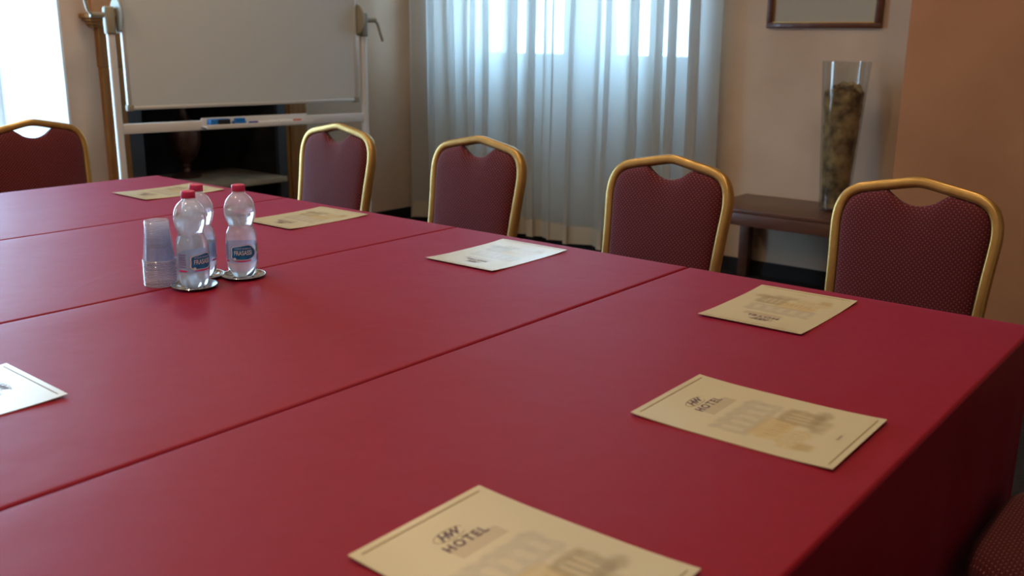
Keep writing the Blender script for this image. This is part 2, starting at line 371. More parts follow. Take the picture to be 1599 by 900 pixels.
# ------------------------------------------------------------------ fireplace in the left wall
fp = thing('fireplace', 'open fireplace with honey oak surround and mantel behind the whiteboard', 'fireplace', (LX, 3.28, 0))
def fpart(name, material, *boxes, bev=.004, parent=fp):
    bm = bmesh.new()
    for b_ in boxes: box(bm, b_[0]-LX, b_[1]-LX, b_[2]-3.28, b_[3]-3.28, b_[4], b_[5], bev)
    return finish(name, bm, material, parent)
fpart('mantel', 'oak', (LX, LX+.105, 2.56, 4.06, 1.345, 1.367), (LX, LX+.088, 2.575, 4.03, 1.330, 1.345), (LX, LX+.070, 2.59, 4.01, 1.312, 1.330), (LX, LX+.056, 2.605, 3.99, 1.298, 1.312), bev=.006)
fpart('frieze', 'oak', (LX, LX+.042, 2.635, 3.96, 1.10, 1.298))
for a, b_ in ((2.640, 2.760), (3.795, 3.96)):
    fpart('pilaster', 'oak', (LX, LX+.038, a, b_, 0, 1.10), (LX, LX+.046, a+.025, b_-.025, .14, 1.06), (LX, LX+.052, a-.006, b_+.006, 0, .10))
fpart('lining', 'iron', (LX+.001, LX+.035, 2.760, 2.84, 0, 1.10), (LX+.001, LX+.035, 3.735, 3.795, 0, 1.10), (LX+.001, LX+.035, 2.84, 3.735, 1.02, 1.10), bev=.002)
fpart('hearth_slab', 'stone', (-5.40, -4.795, 2.845, 3.73, .398, .432), bev=.006)
fpart('firebox', 'firebrick', (-5.44, -5.40, 2.80, 3.80, 0, 1.12), (-5.40, LX-.001, 2.801, 2.84, 0, 1.12), (-5.40, LX-.001, 3.76, 3.799, 0, 1.12), (-5.40, LX-.001, 2.84, 3.76, 1.10, 1.119), (-5.40, -5.0, 2.84, 3.76, 0.0, .30), bev=0)
fpart('chimney_breast', 'chimney', (LX, LX+.03, 2.62, 3.94, 1.368, CZ), bev=0)
u = thing('copper_urn', 'tall tarnished copper urn on a footed stem inside the fireplace', 'urn', (-5.20, 3.29, .432))
bm = bmesh.new(); lathe(bm, [(.085, 0), (.088, .012), (.06, .02), (.03, .035), (.022, .055), (.03, .07), (.022, .082), (.034, .095), (.07, .13), (.092, .19), (.098, .25), (.09, .30), (.062, .335), (.035, .36), (.026, .40), (.026, .45), (.034, .47), (.030, .47), (.02, .45)], 36); finish('urn_body', bm, 'copper', u)
bm = bmesh.new()
lathe(bm, [(.036, .468), (.040, .472), (.040, .480), (.030, .484), (.004, .490)], 32); finish('lid', bm, 'copper', u)

# ------------------------------------------------------------------ mobile whiteboard
WBX = .676
wb = thing('whiteboard', 'large wheeled whiteboard with white steel stand in front of the fireplace', 'whiteboard', (-4.318, 3.146, 0), math.atan2(.98, .199))
bm = bmesh.new(); box(bm, -.625, .625, -.012, .010, .925, 1.80); finish('writing_panel', bm, 'board', wb, smooth=False)
bm = bmesh.new()
for a in ((-.640, -.622, -.016, .014, .911, 1.815), (.622, .640, -.016, .014, .911, 1.815), (-.622, .622, -.016, .014, .911, .928), (-.622, .622, -.016, .014, 1.798, 1.815)): box(bm, *a, .003)
finish('panel_frame', bm, 'alu_frame', wb)
for sx in (-1, 1):
    for z in (.906, 1.790):
        bm = bmesh.new(); box(bm, *sorted((sx*.612, sx*.645)), -.0185, .0165, z, z+.03, .005); finish('corner_cap', bm, 'putty', wb)
for s in (-1, 1):
    X = s*(WBX+.012)
    bm = bmesh.new(); sweep(bm, [(X, 0, .09), (X, 0, 1.31)], (0, 1, 0), .036, .036, 16, 3.5); finish('post', bm, 'alu', wb)
    bm = bmesh.new(); sweep(bm, [(X, -.30, .085), (X, -.27, .10), (X, .27, .10), (X, .30, .085)], (0, 0, 1), .04, .03, 12); ft = finish('foot', bm, 'alu', wb)
    for yy in (-.27, .27):
        bm = bmesh.new(); lathe(bm, [(.004, -.012), (.032, -.012), (.036, -.006), (.036, .006), (.032, .012), (.004, .012)], 20)
        bmesh.ops.rotate(bm, verts=bm.verts, cent=(0, 0, 0), matrix=Matrix.Rotation(PI/2, 3, 'Y')); bmesh.ops.translate(bm, verts=bm.verts, vec=(X, yy, .036))
        box(bm, X-.016, X+.016, yy-.014, yy+.014, .045, .088, .004); finish('caster', bm, 'black_pl', ft)
    bm = bmesh.new(); box(bm, X-.024, X+.024, -.026, .026, 1.265, 1.395, .012, 3)
    sweep(bm, [(X+s*.02, 0, 1.355), (X+s*.085, 0, 1.355)], (0, 0, 1), .026, .026, 12, 2)
    sweep(bm, [(X-s*.015, 0, 1.355), (X-s*.045, 0, 1.355)], (0, 0, 1), .034, .034, 12, 2)
    cl = finish('clamp', bm, 'putty', wb)
    bm = bmesh.new(); d = 1 if s < 0 else -1
    sweep(bm, catmull([(X+s*.075, -.004, 1.355), (X+s*.094, -.006, 1.355+d*.02), (X+s*.105, -.012, 1.355+d*.065), (X+s*.118, -.018, 1.355+d*.115)]), (0, 1, 0), .015, .020, 10, 2.2); finish('lever', bm, 'putty', cl)
    bm = bmesh.new(); lathe(bm, [(.02, -.009), (.078, -.006), (.084, 0), (.078, .006), (.02, .009)], 36)
    bmesh.ops.rotate(bm, verts=bm.verts, cent=(0, 0, 0), matrix=Matrix.Rotation(PI/2, 3, 'Y')); bmesh.ops.translate(bm, verts=bm.verts, vec=(s*.651, 0, 1.355)); finish('pivot_disc', bm, 'putty', wb)
bm = bmesh.new(); box(bm, -WBX+.004, WBX-.004, -.014, .014, .797, .845, .004); finish('crossbar', bm, 'alu', wb)
bm = bmesh.new(); box(bm, -.285, .31, -.085, -.015, .812, .817, .001); box(bm, -.285, .31, -.089, -.084, .806, .828, .001); box(bm, -.285, .31, -.0185, -.0145, .806, .858, .001); finish('pen_tray', bm, 'alu', wb)
wbm = Matrix.Translation((-4.318, 3.146, 0)) @ Matrix.Rotation(math.atan2(.98, .199), 4, 'Z')
wrot = math.atan2(.98, .199)
def on_tray(x, y): return wbm @ Vector((x, y, .817))
for x, l_, lab, grp in ((-.205, .105, 'blue board eraser with black felt at left end of the tray', 0), (-.095, .062, 'small blue magnetic block right of the board eraser on the tray', 1)):
    p = on_tray(x, -.047)
    t = thing('board_eraser' if not grp else 'magnet_block', lab, 'eraser' if not grp else 'magnet', p, wrot)
    if not grp:
        bm = bmesh.new(); box(bm, -l_/2, l_/2, -.024, .024, .0, .036, .005); finish('eraser_body', bm, 'blue_pl', t)
        bm = bmesh.new(); box(bm, -l_/2+.038, l_/2+.0015, -.0255, .0255, .002, .034, .003); finish('felt_band', bm, 'black_pl', t)
    else:
        bm = bmesh.new(); box(bm, -l_/2, l_/2, -.024, .024, .0, .022, .005); finish('block_base', bm, 'blue_pl', t)
        bm = bmesh.new(); box(bm, -l_/2+.01, l_/2-.002, -.018, .022, .0205, .036, .006); finish('grip', bm, 'blue_pl', t)
for x, y, capm, bodym, lab, dr in ((.0, -.06, 'navy_pl', 'white_pl', 'white marker pen with dark blue cap on the whiteboard tray', 1), (.115, -.035, 'white_pl', 'white_pl', 'all white marker pen lying in the middle of the tray', 1), (.205, -.062, 'red_pl', 'white_pl', 'white marker pen with orange red cap on the whiteboard tray', -1)):
    p = on_tray(x, y); t = thing('marker_pen', lab, 'marker', p + Vector((0, 0, .0085)), wrot + (.02 if dr > 0 else PI-.02), 'marker pens on the whiteboard tray')
    bm = bmesh.new(); lathe(bm, [(.006, .002), (.0082, .004), (.0082, .078), (.007, .082)], 18); bmesh.ops.rotate(bm, verts=bm.verts, cent=(0, 0, 0), matrix=Matrix.Rotation(PI/2, 3, 'Y')); finish('barrel', bm, bodym, t)
    bm = bmesh.new(); lathe(bm, [(.006, -.046), (.0084, -.044), (.0085, .002), (.006, .002)], 18); bmesh.ops.rotate(bm, verts=bm.verts, cent=(0, 0, 0), matrix=Matrix.Rotation(PI/2, 3, 'Y')); finish('cap', bm, capm, t)

# ------------------------------------------------------------------ curtain
cu = thing('curtain', 'long sheer off-white curtain hanging in folds before the window', 'curtain', (-3.70, 4.76, 0))
rnd = random.Random(11)
def fold_profile(n=1100):
    x0, x1 = -4.71, -2.50; xs = [x0+(x1-x0)*i/(n-1) for i in range(n)]
    edges = [x0]                                    # folds of uneven width
    while edges[-1] < x1: edges.append(edges[-1]+rnd.uniform(.045, .125))
    amps = [rnd.uniform(.022, .070) for _ in edges]
    prof = []
    for x in xs:
        k_ = max(i for i in range(len(edges)) if edges[i] <= x+1e-9); k1 = min(k_+1, len(edges)-1)
        t = (x-edges[k_])/max(1e-6, edges[k1]-edges[k_]) if k1 > k_ else 0
        a = amps[k_]*(1 if k_ % 2 else -1); b_ = amps[k1]*(1 if k1 % 2 else -1)
        s = t*t*(3-2*t); s = s*s*(3-2*s)*.5+s*.5
        over = .042*math.sin(2*PI*t)*(amps[k_]/.05)       # folds overhang a little
        prof.append((x-over, a+(b_-a)*s))
    return prof
prof = fold_profile(); n = len(prof)
def curtain_part(name, material, z_lo, z_hi, rows, off=0.0):
    bm = bmesh.new(); rowsv = []
    for r in range(rows+1):
        z = z_lo+(z_hi-z_lo)*r/rows; h = z/2.6; row = []
        for i, (x, y) in enumerate(prof):
            f = i/(n-1)
            back = .075*max(0, (f-.93)/.07)**1.5             # last fold turns back to the wall
            amp = .75+.35*(1-h)
            xx = x+.010*math.sin(3.1*h+9*f)+.003*math.sin(11*h+31*f)
            row.append(bm.verts.new((xx+3.70, y*amp+back+off+.006*math.sin(4*h+17*f), z)))
        rowsv.append(row)
    for A, B in zip(rowsv, rowsv[1:]):
        for i in range(n-1): bm.faces.new((A[i], A[i+1], B[i+1], B[i]))
    o = finish(name, bm, material, cu, angle=80)
    return o
curtain_part('curtain_sheet', 'sheer', .16, 2.66, 26)
curtain_part('hem', 'hem', .05, .16, 2)
bm = bmesh.new(); lathe(bm, [(.014, -1.28), (.014, 1.12)], 16); bmesh.ops.rotate(bm, verts=bm.verts, cent=(0, 0, 0), matrix=Matrix.Rotation(PI/2, 3, 'Y')); bmesh.ops.translate(bm, verts=bm.verts, vec=(0.05, 0, 2.685)); 
for bx in (-.98, 1.02): box(bm, bx-.01, bx+.01, .0, .17, 2.675, 2.69)
finish('curtain_rail', bm, 'white_frame', cu)

# ------------------------------------------------------------------ side table and vase, picture
st = thing('side_table', 'low dark walnut side table against the wall below the picture', 'side table', (-1.83, 4.66, 0))
bm = bmesh.new(); box(bm, -.49, .49, -.245, .245, .432, .452, .003); finish('tabletop', bm, 'walnut', st)
bm = bmesh.new(); box(bm, -.488, .488, -.243, -.213, .370, .431, .002); box(bm, -.488, .488, .213, .243, .370, .431, .002); box(bm, -.488, -.458, -.213, .213, .370, .431, .002); box(bm, .458, .488, -.213, .213, .370, .431, .002); finish('apron', bm, 'walnut', st)
for sx in (-1, 1):
    for sy in (-1, 1):
        bm = bmesh.new(); box(bm, *sorted((sx*.486, sx*.43)), *sorted((sy*.241, sy*.185)), 0, .371, .003); finish('table_leg', bm, 'walnut', st)
vs = thing('glass_vase', 'tall tapered clear vase filled with brown dried leaves on the side table', 'vase', (-1.752, 4.70, .452))
bm = bmesh.new(); lathe(bm, [(.066, 0), (.070, .004), (.113, .722), (.1105, .722), (.0675, .012), (.002, .012)], 48, cap1=False); finish('vase_wall', bm, 'vase', vs)
import mathutils
def rough(bm, amp, sc, seed=0):
    for v in bm.verts:
        nz = mathutils.noise.noise_vector(v.co*sc+Vector((seed, 0, 0))); v.co += nz*amp
bm = bmesh.new()
P = [(.002, .015)]+[(.062+(.098-.062)*i/60, .018+.56*i/60) for i in range(61)]+[(.08, .592), (.05, .60), (.002, .602)]
lathe(bm, P, 72, cap0=False, cap1=False)
for v in bm.verts:
    r0 = math.hypot(v.co.x, v.co.y)
    if r0 < .01: continue
    c = abs(mathutils.noise.noise(v.co*Vector((9, 9, 15))))*1.0+.5*abs(mathutils.noise.noise(v.co*34))
    f = 1-.17*c; v.co.x *= f; v.co.y *= f
bm2 = finish('dried_leaf_filling', bm, 'leaf', vs, angle=25)
rl = random.Random(5); bm = bmesh.new()
for i in range(46):
    a = rl.uniform(0, 2*PI); r = rl.uniform(0, .072); z = .575+rl.uniform(0, .045)*(1.2-r/.08); s = rl.uniform(.02, .036); th = rl.uniform(0, PI); tl_ = rl.uniform(-.9, .9)
    mtx = Matrix.Translation((r*math.cos(a), r*math.sin(a), z)) @ Matrix.Rotation(th, 4, 'Z') @ Matrix.Rotation(tl_, 4, 'X')
    g = []
    for u_ in range(7):
        row = []
        for v_ in range(4):
            uu = u_/6*2-1; wd = math.sqrt(max(0, 1-uu*uu))*.55+.02; vv = (v_/3*2-1)*wd
            row.append(bm.verts.new(mtx @ Vector((uu*s, vv*s, .35*s*math.sin(uu*3+i)+.5*s*vv*vv))))
        g.append(row)
    for A, B in zip(g, g[1:]):
        for j in range(3): bm.faces.new((A[j], A[j+1], B[j+1], B[j]))
finish('crumpled_leaf_top', bm, 'leaf2', vs)['kind'] = 'stuff'

pc = thing('framed_picture', 'mahogany framed picture with cream mount hanging on the peach wall', 'picture', (-1.978, FY, 1.33))
bm = bmesh.new()
for a in ((-.297, .297, 0, .026), (-.297, .297, .434, .46), (-.297, -.264, .026, .434), (.264, .297, .026, .434)): box(bm, a[0], a[1], -.028, -.001, a[2], a[3], .004)
finish('picture_frame', bm, 'mahogany', pc)
bm = bmesh.new()
for a in ((-.266, .266, .024, .030), (-.266, .266, .430, .436), (-.266, -.260, .030, .430), (.260, .266, .030, .430)): box(bm, a[0], a[1], -.022, -.004, a[2], a[3], .001)
finish('gilt_slip', bm, 'gold', pc)
bm = bmesh.new(); box(bm, -.262, .262, -.012, -.002, .028, .432); finish('mount', bm, 'mat_board', pc, smooth=False)
bm = bmesh.new(); box(bm, -.17, .17, -.0135, -.0121, .165, .34); finish('print_area', bm, 'leaf2', pc, smooth=False)

# ------------------------------------------------------------------ tables with their cloths
SEAMS = [-3.378, -2.592, -1.829, -1.083, -.333]
TY0, TY1 = .20, 2.008
CL = ['burgundy tablecloth on the farthest table, nearest the fireplace', 'burgundy tablecloth on second table from the fireplace, under the cup stack edge',
      'burgundy tablecloth with the bottles and coasters standing on its far half', 'burgundy tablecloth on the nearest table, hanging down at the right end']
CL[1] = 'burgundy tablecloth second from the fireplace, carrying the cup stack'
CL[2] = 'burgundy tablecloth third from the fireplace, wide one in the middle of the photo'
TL = ['folding table under the cloth nearest the fireplace', 'folding table under the second cloth from the fireplace', 'folding table under the third cloth from the fireplace', 'folding table under the cloth at the right end']
for i in range(4):
    x0, x1 = SEAMS[i]+.0012, SEAMS[i+1]-.0012
    cx, cy = (x0+x1)/2, (TY0+TY1)/2
    t = thing('folding_table', TL[i], 'table', (cx, cy, 0), 0, 'tables pushed together under the cloths')
    hx, hy = (x1-x0)/2-.012, (TY1-TY0)/2-.012
    bm = bmesh.new(); box(bm, -hx, hx, -hy, hy, .718, .7455, .004); finish('tabletop', bm, 'wood_table', t)
    for sx in (-1, 1):
        for sy in (-1, 1):
            bm = bmesh.new(); sweep(bm, [(sx*(hx-.05), sy*(hy-.12), 0), (sx*(hx-.05), sy*(hy-.12), .718)], (0, 1, 0), .028, .028, 12, 2); finish('table_leg', bm, 'alu', t)
    # cloth: top sheet, rounded edge, hanging skirts
    bm = bmesh.new(); cxn = 40; r = .007
    rc = random.Random(i+3)
    drops = {'x0': (.62 if i == 0 else .03), 'x1': (.70 if i == 3 else .03)}
    hx2, hy2 = (x1-x0)/2, (TY1-TY0)/2
    def ring(off, z, wav=0.0):
        """rectangle outline of half sizes hx2-off, hy2-off, with perimeter samples"""
        a, b_ = hx2-off, hy2-off; pts = []
        nx, ny = 90, 150
        for k_ in range(nx): pts.append((-a+2*a*k_/nx, -b_, 0, -1))
        for k_ in range(ny): pts.append((a, -b_+2*b_*k_/ny, 1, 0))
        for k_ in range(nx): pts.append((a-2*a*k_/nx, b_, 0, 1))
        for k_ in range(ny): pts.append((-a, b_-2*b_*k_/ny, -1, 0))
        out = []
        for (px, py, nx_, ny_) in pts:
            if wav:
                q = px*ny_ + py*nx_
                s = .5+.5*math.sin(q*19+i)*math.sin(q*7.3+1.7*i)
                gx = 1 if (nx_ > 0 and i == 3) or (nx_ < 0 and i == 0) or ny_ else 0
                edge = 1
                if ny_: edge = min(1, max(0, (a-abs(px))/.08))
                if nx_: edge = min(1, max(0, (b_-abs(py))/.08))
                px += nx_*wav*s*gx*edge; py += ny_*wav*s*edge
            out.append(bm.verts.new((px, py, z)))
        return out
    zt = .7500
    rings = [ring(.10, zt), ring(r+.004, zt), ring(r, zt-.0002)]
    for k_ in range(1, 6):
        a = k_/5*PI/2; rings.append(ring(r-r*math.sin(a), zt-r+r*math.cos(a)))
    for z in (.70, .62, .50, .36, .20, .05): rings.append(ring(0, z, .022*(.75-z)/.7))
    for A, B in zip(rings, rings[1:]):
        nn = len(A)
        for k_ in range(nn): bm.faces.new((A[k_], A[(k_+1) % nn], B[(k_+1) % nn], B[k_]))
    bm.faces.new(rings[0])
    o = finish('tablecloth', bm, 'cloth', None, angle=60, loc=(cx, cy, 0)); tag(o, CL[i], 'tablecloth', 'burgundy tablecloths on the joined tables')

# ------------------------------------------------------------------ chairs
def make_chair(label):
    t = thing('banquet_chair', label, 'chair', (0, 0, 0), 0, 'gold framed burgundy banquet chairs')
    YB = .20
    def by(z): return YB+max(0, z-.45)*.17
    half = [(.186, .44), (.190, .56), (.196, .68), (.202, .76), (.2035, .80), (.199, .835), (.184, .866), (.160, .884), (.128, .8935), (.07, .905), (.022, .9145), (0, .9165)]
    pts = catmull([(-x, by(z), z) for x, z in half]+[(x, by(z), z) for x, z in half[-2::-1]], 5)
    nrm = Vector((0, -1, .17)).normalized()
    bm = bmesh.new(); sweep(bm, pts, nrm, .029, .034, 16, 3.4); finish('back_frame', bm, 'gold', t)
    # padded back with hand hole under the crown
    inner = [Vector((p.x, p.z)) for p in pts]
    c0 = Vector((0, .70)); out_ = []
    for k_ in range(len(inner)):
        a = inner[max(0, k_-1)]; b_ = inner[min(len(inner)-1, k_+1)]; tg = (b_-a).normalized(); nn = Vector((tg.y, -tg.x))
        p = inner[k_]+nn*.013
        if p.y < .53: continue
        if abs(p.x) < .068: continue
        out_.append(p)
    li = max(k_ for k_, p in enumerate(out_) if p.x < 0)
    dip = []
    for k_ in range(1, 14):
        a = k_/14; x = -.066+.132*a; zz = out_[li].y-.001-(out_[li].y-.856)*math.sin(PI*a)**.55; dip.append(Vector((x, zz)))
    poly = out_[:li+1]+dip+out_[li+1:]
    nb = 16
    p0, p1 = poly[-1], poly[0]
    for k_ in range(1, nb):
        a = k_/nb; poly.append(Vector((p0.x+(p1.x-p0.x)*a, .53-.012*math.sin(PI*a))))
    bm = bmesh.new()
    def ringp(sc, dep):
        r_ = []
        for p in poly:
            q = c0+(p-c0)*sc; r_.append(bm.verts.new((q.x, by(q.y)-dep, q.y+dep*.17)))
        return r_
    R1 = [ringp(s, d) for s, d in ((.93, -.016), (.985, -.012), (1, -.004), (1, .006), (.985, .013), (.955, .018), (.90, .0215), (.8, .0245), (.6, .027), (.3, .029), (.05, .0295))]
    for A, B in zip(R1, R1[1:]):
        for k_ in range(len(A)): bm.faces.new((A[k_], A[(k_+1) % len(A)], B[(k_+1) % len(A)], B[k_]))
    bm.faces.new(R1[0]); bm.faces.new(R1[-1]); finish('backrest', bm, 'fab_back', t, angle=50)
    # seat
    bm = bmesh.new(); rr = []
    for sc, z in ((.93, .415), (.985, .418), (1.0, .428), (1.005, .445), (.99, .463), (.955, .476), (.88, .484), (.7, .490), (.4, .494), (.05, .495)):
        r_ = []
        for k_ in range(64):
            a = 2*PI*k_/64; c, s = math.cos(a), math.sin(a); pw = 2/4.2
            x = math.copysign(abs(c)**pw, c)*.215*sc; y = -.02+math.copysign(abs(s)**pw, s)*.215*sc
            if y > 0: x *= 1-.10*(y/.2)
            r_.append(bm.verts.new((x, y, z)))
        rr.append(r_)
    for A, B in zip(rr, rr[1:]):
        for k_ in range(64): bm.faces.new((A[k_], A[(k_+1) % 64], B[(k_+1) % 64], B[k_]))
    bm.faces.new(rr[0]); bm.faces.new(rr[-1]); finish('seat', bm, 'fab_seat', t, angle=50)
    bm = bmesh.new()
    for s in (-1, 1): box(bm, *sorted((s*.165, s*.19)), -.20, .185, .390, .414, .003)
    box(bm, -.165, .165, -.20, -.175, .390, .414, .003); box(bm, -.165, .165, .16, .185, .390, .414, .003); finish('seat_frame', bm, 'gold', t)
    for s in (-1, 1):
        bm = bmesh.new(); sweep(bm, [(s*.178, -.178, .392), (s*.188, -.205, .0)], (0, 1, 0), .024, .024, 12, 3.4); finish('leg', bm, 'gold', t)
        bm = bmesh.new(); sweep(bm, catmull([(s*.186, YB, .45), (s*.186, YB+.002, .40), (s*.188, YB+.02, .25), (s*.192, YB+.07, .0)]), (0, 1, 0), .027, .027, 12, 3.4); finish('leg', bm, 'gold', t)
    return t
CH = [  # x, y (seat centre), rotation, label
    (-.757, 2.355, 0, 'gold framed chair with its back before the projecting wall, rightmost of the row'),
    (-1.487, 2.335, 0, 'gold framed chair in front of the right half of the curtain, beside the side table'),
    (-2.285, 2.36, 0, 'gold framed chair in front of the left end of the curtain, third from right'),
    (-3.025, 2.345, 0, 'gold framed chair whose back overlaps the whiteboard crossbar, last before the fireplace'),
    (-3.76, 1.86, PI/2, 'gold framed chair at the far left end of the table, against the bright window reveal'),
    (-.082, 1.70, -PI/2, 'banquet chair at the right end of the table, only its seat corner in view')]
ch0 = None
for x, y, rz, lab in CH:
    if ch0 is None: ch0 = o = make_chair(lab)
    else: o = copy_tree(ch0); o['label'] = lab
    o.location = (x, y, 0); o.rotation_euler = (0, 0, rz)

# ------------------------------------------------------------------ lettering helper
def text_mesh(s, size, shear=0.0, bold=0.0, space=1.0, align='CENTER', extr=0.0):
    cu_ = bpy.data.curves.new('lettering', 'FONT'); cu_.body = s; cu_.size = size; cu_.align_x = align; cu_.align_y = 'CENTER'
    cu_.shear = shear; cu_.offset = bold; cu_.space_character = space; cu_.extrude = extr; cu_.resolution_u = 3
    o = bpy.data.objects.new('lettering', cu_); C.objects.link(o); dg = bpy.context.evaluated_depsgraph_get()
    me = bpy.data.meshes.new_from_object(o.evaluated_get(dg)); bpy.data.objects.remove(o)
    return me

# ------------------------------------------------------------------ note sheets
def sm(a, b_, x):
    t = min(1, max(0, (x-a)/(b_-a))); return t*t*(3-2*t)
def blob(u, v, u0, u1, v0, v1, s=.006):
    return sm(u0-s, u0+s, u)*(1-sm(u1-s, u1+s, u))*sm(v0-s, v0+s, v)*(1-sm(v1-s, v1+s, v))
def paint(u, v):
    """u right, v down in metres from the sheet centre / top; soft wash drawing of a generic old arcade"""
    c = Vector((.68, .61, .39))
    def mix(col, k_):
        nonlocal c
        c = c*(1-k_)+Vector(col)*k_
    nz = mathutils.noise.noise(Vector((u*70, v*70, 1.0))); n2_ = mathutils.noise.noise(Vector((u*190, v*190, 4.0)))
    j = .004*nz
    mix((.44, .38, .29), .62*blob(u+j, v+j, -.072, .062, .106+.10*abs(u+.01)*.3, .163, .005)*(.8+.3*nz))
    for k_ in range(5):                             # pale arch openings
        uc = -.056+k_*.0245; top = .119+.0015*k_
        r_ = blob(u, v, uc-.0062, uc+.0062, top+.007, .152, .002)
        d = math.hypot(u-uc, v-(top+.007)); r_ = max(r_, 1-sm(.005, .008, d))
        mix((.64, .57, .38), .85*r_)
    mix((.62, .42, .13), .65*blob(u+j, v-j, -.062, .016, .158, .205, .006)*(.75+.5*nz))
    mix((.58, .40, .14), .55*blob(u-j, v+j, -.078, -.008, .205, .235, .007)*(.7+.6*n2_))
    mix((.48, .33, .12), .6*blob(u+j, v, -.074, -.050, .228, .252, .006))
    for k_ in range(6):
        mix((.45, .31, .13), .40*blob(u, v, -.048+k_*.009, -.0445+k_*.009, .178, .196, .0012))
    mix((.33, .25, .12), .72*blob(u+j, v-j, .010, .066, .168+.1*abs(u-.03), .226, .006)*(.85+.3*nz))
    for k_ in range(3):
        mix((.66, .54, .32), .8*blob(u, v, .020+k_*.012, .0245+k_*.012, .180, .212, .0016))
    mix((.33, .25, .12), .62*blob(u+j, v, -.006, .045, .222, .243, .007)*(.8+.5*nz))
    mix((.36, .28, .15), .55*blob(u+j, v+j, .046, .080, .212, .232, .006))
    # parallelogram behind the heading
    k_ = (v-.070)/.024
    if 0 <= k_ <= 1 and -.030-.0*k_ <= u <= .046: mix((.48, .37, .24), .55*sm(0, .25, k_))
    return c
PW, PL = .210, .297
def curl(me, oy=0.0):
    for v in me.vertices: v.co.z += .0035*(abs(v.co.y+oy)/.1485)**3
def make_sheet(label):
    t = thing('note_sheet', label, 'paper', (0, 0, 0), 0, 'printed cream sheets laid out on the table')
    nx, ny = 150, 212; bm = bmesh.new(); vs_ = []
    for j in range(ny+1):
        for i_ in range(nx+1):
            u_, v_ = -PW/2+PW*i_/nx, PL*j/ny
            vs_.append(bm.verts.new((u_, PL/2-v_, .0016)))
    for j in range(ny):
        for i_ in range(nx):
            a = j*(nx+1)+i_; bm.faces.new((vs_[a], vs_[a+nx+1], vs_[a+nx+2], vs_[a+1]))
    # thickness
    top_row = vs_[:nx+1]; bot_row = vs_[-(nx+1):]; lef = vs_[0::nx+1]; rig = vs_[nx::nx+1]
    ll = [bm.verts.new((-PW/2, PL/2-PL*j/ny, .0002)) for j in range(ny+1)]; lr = [bm.verts.new((PW/2, PL/2-PL*j/ny, .0002)) for j in range(ny+1)]
    for j in range(ny):
        bm.faces.new((ll[j], ll[j+1], lr[j+1], lr[j])); bm.faces.new((lef[j], lef[j+1], ll[j+1], ll[j])); bm.faces.new((rig[j], lr[j], lr[j+1], rig[j+1]))
    bm.faces.new(top_row+[lr[0], ll[0]]); bm.faces.new(bot_row[::-1]+[ll[-1], lr[-1]])
    o = finish('sheet', bm, 'paper', t, smooth=False)
    curl(o.data)
    at_ = o.data.color_attributes.new('print', 'FLOAT_COLOR', 'POINT')
    vals = []
    for v in o.data.vertices:
        c = paint(v.co.x, PL/2-v.co.y); vals += [c.x, c.y, c.z, 1]
    at_.data.foreach_set('color', vals)
    for yy in (.0095, .2875):
        bm = bmesh.new(); box(bm, -.094, .094, PL/2-yy-.0011, PL/2-yy+.0011, .0016, .00175); curl(finish('border_line', bm, 'ink_line', t, smooth=False).data)
    def deco(name, s, size, x, v, material, **k2):
        me = text_mesh(s, size, **k2); me.materials.append(M[material]); curl(me, PL/2-v); o = bpy.data.objects.new(name, me); C.objects.link(o); o.parent = t; o.location = (x, PL/2-v, .00185)
    deco('hotel_heading', 'HOTEL', .0180, .001, .0705, 'ink_violet', bold=.0007, space=1.25)
    deco('emblem_letters', 'HW', .0180, -.005, .0500, 'ink_violet', shear=.35, bold=.0007, space=.82)
    bm = bmesh.new()
    for rx, ry, cx_ in ((.024, .0095, .0), ):
        k_ = 48
        pa = []
        for q in range(k_+1):
            a = .35+q/k_*(2*PI-1.1); pa.append((cx_-.003+rx*math.cos(a), PL/2-.0500+ry*math.sin(a), .0018))
        sweep(bm, pa, (0, 0, 1), .0009, .0002, 6, 2)
    curl(finish('emblem_ring', bm, 'ink', t).data)
    deco('caption', 'Roma', .0075, 0, .2665, 'ink', space=1.1)
    return t
SH = [  # centre x, y, rotation (local +y = top of the sheet), label
    (-.539, 1.230, PI/2+.012, 'printed cream sheet lying lengthwise near the right end of the table'),
    (-.550, .702, PI/2+.010, 'printed cream sheet cut off by the bottom edge of the photo'),
    (-.7605, 1.798, PI+.015, 'printed cream sheet before the rightmost chair of the far row'),
    (-1.5025, 1.800, PI+.008, 'printed cream sheet reflecting pale blue, before the chair beside the side table'),
    (-2.245, 1.806, PI+.02, 'printed cream sheet beside the right bottle, second from the far end of the table'),
    (-2.975, 1.810, PI-.01, 'printed cream sheet farthest away, behind the two left bottles'),
    (-1.475, .492, -.02, 'printed sheet with strong white reflection at the left edge of the photo')]
s0 = None
for x, y, rz, lab in SH:
    if s0 is None: s0 = o = make_sheet(lab)
    else: o = copy_tree(s0); o['label'] = lab
    o.location = (x, y, TZ); o.rotation_euler = (0, 0, rz)

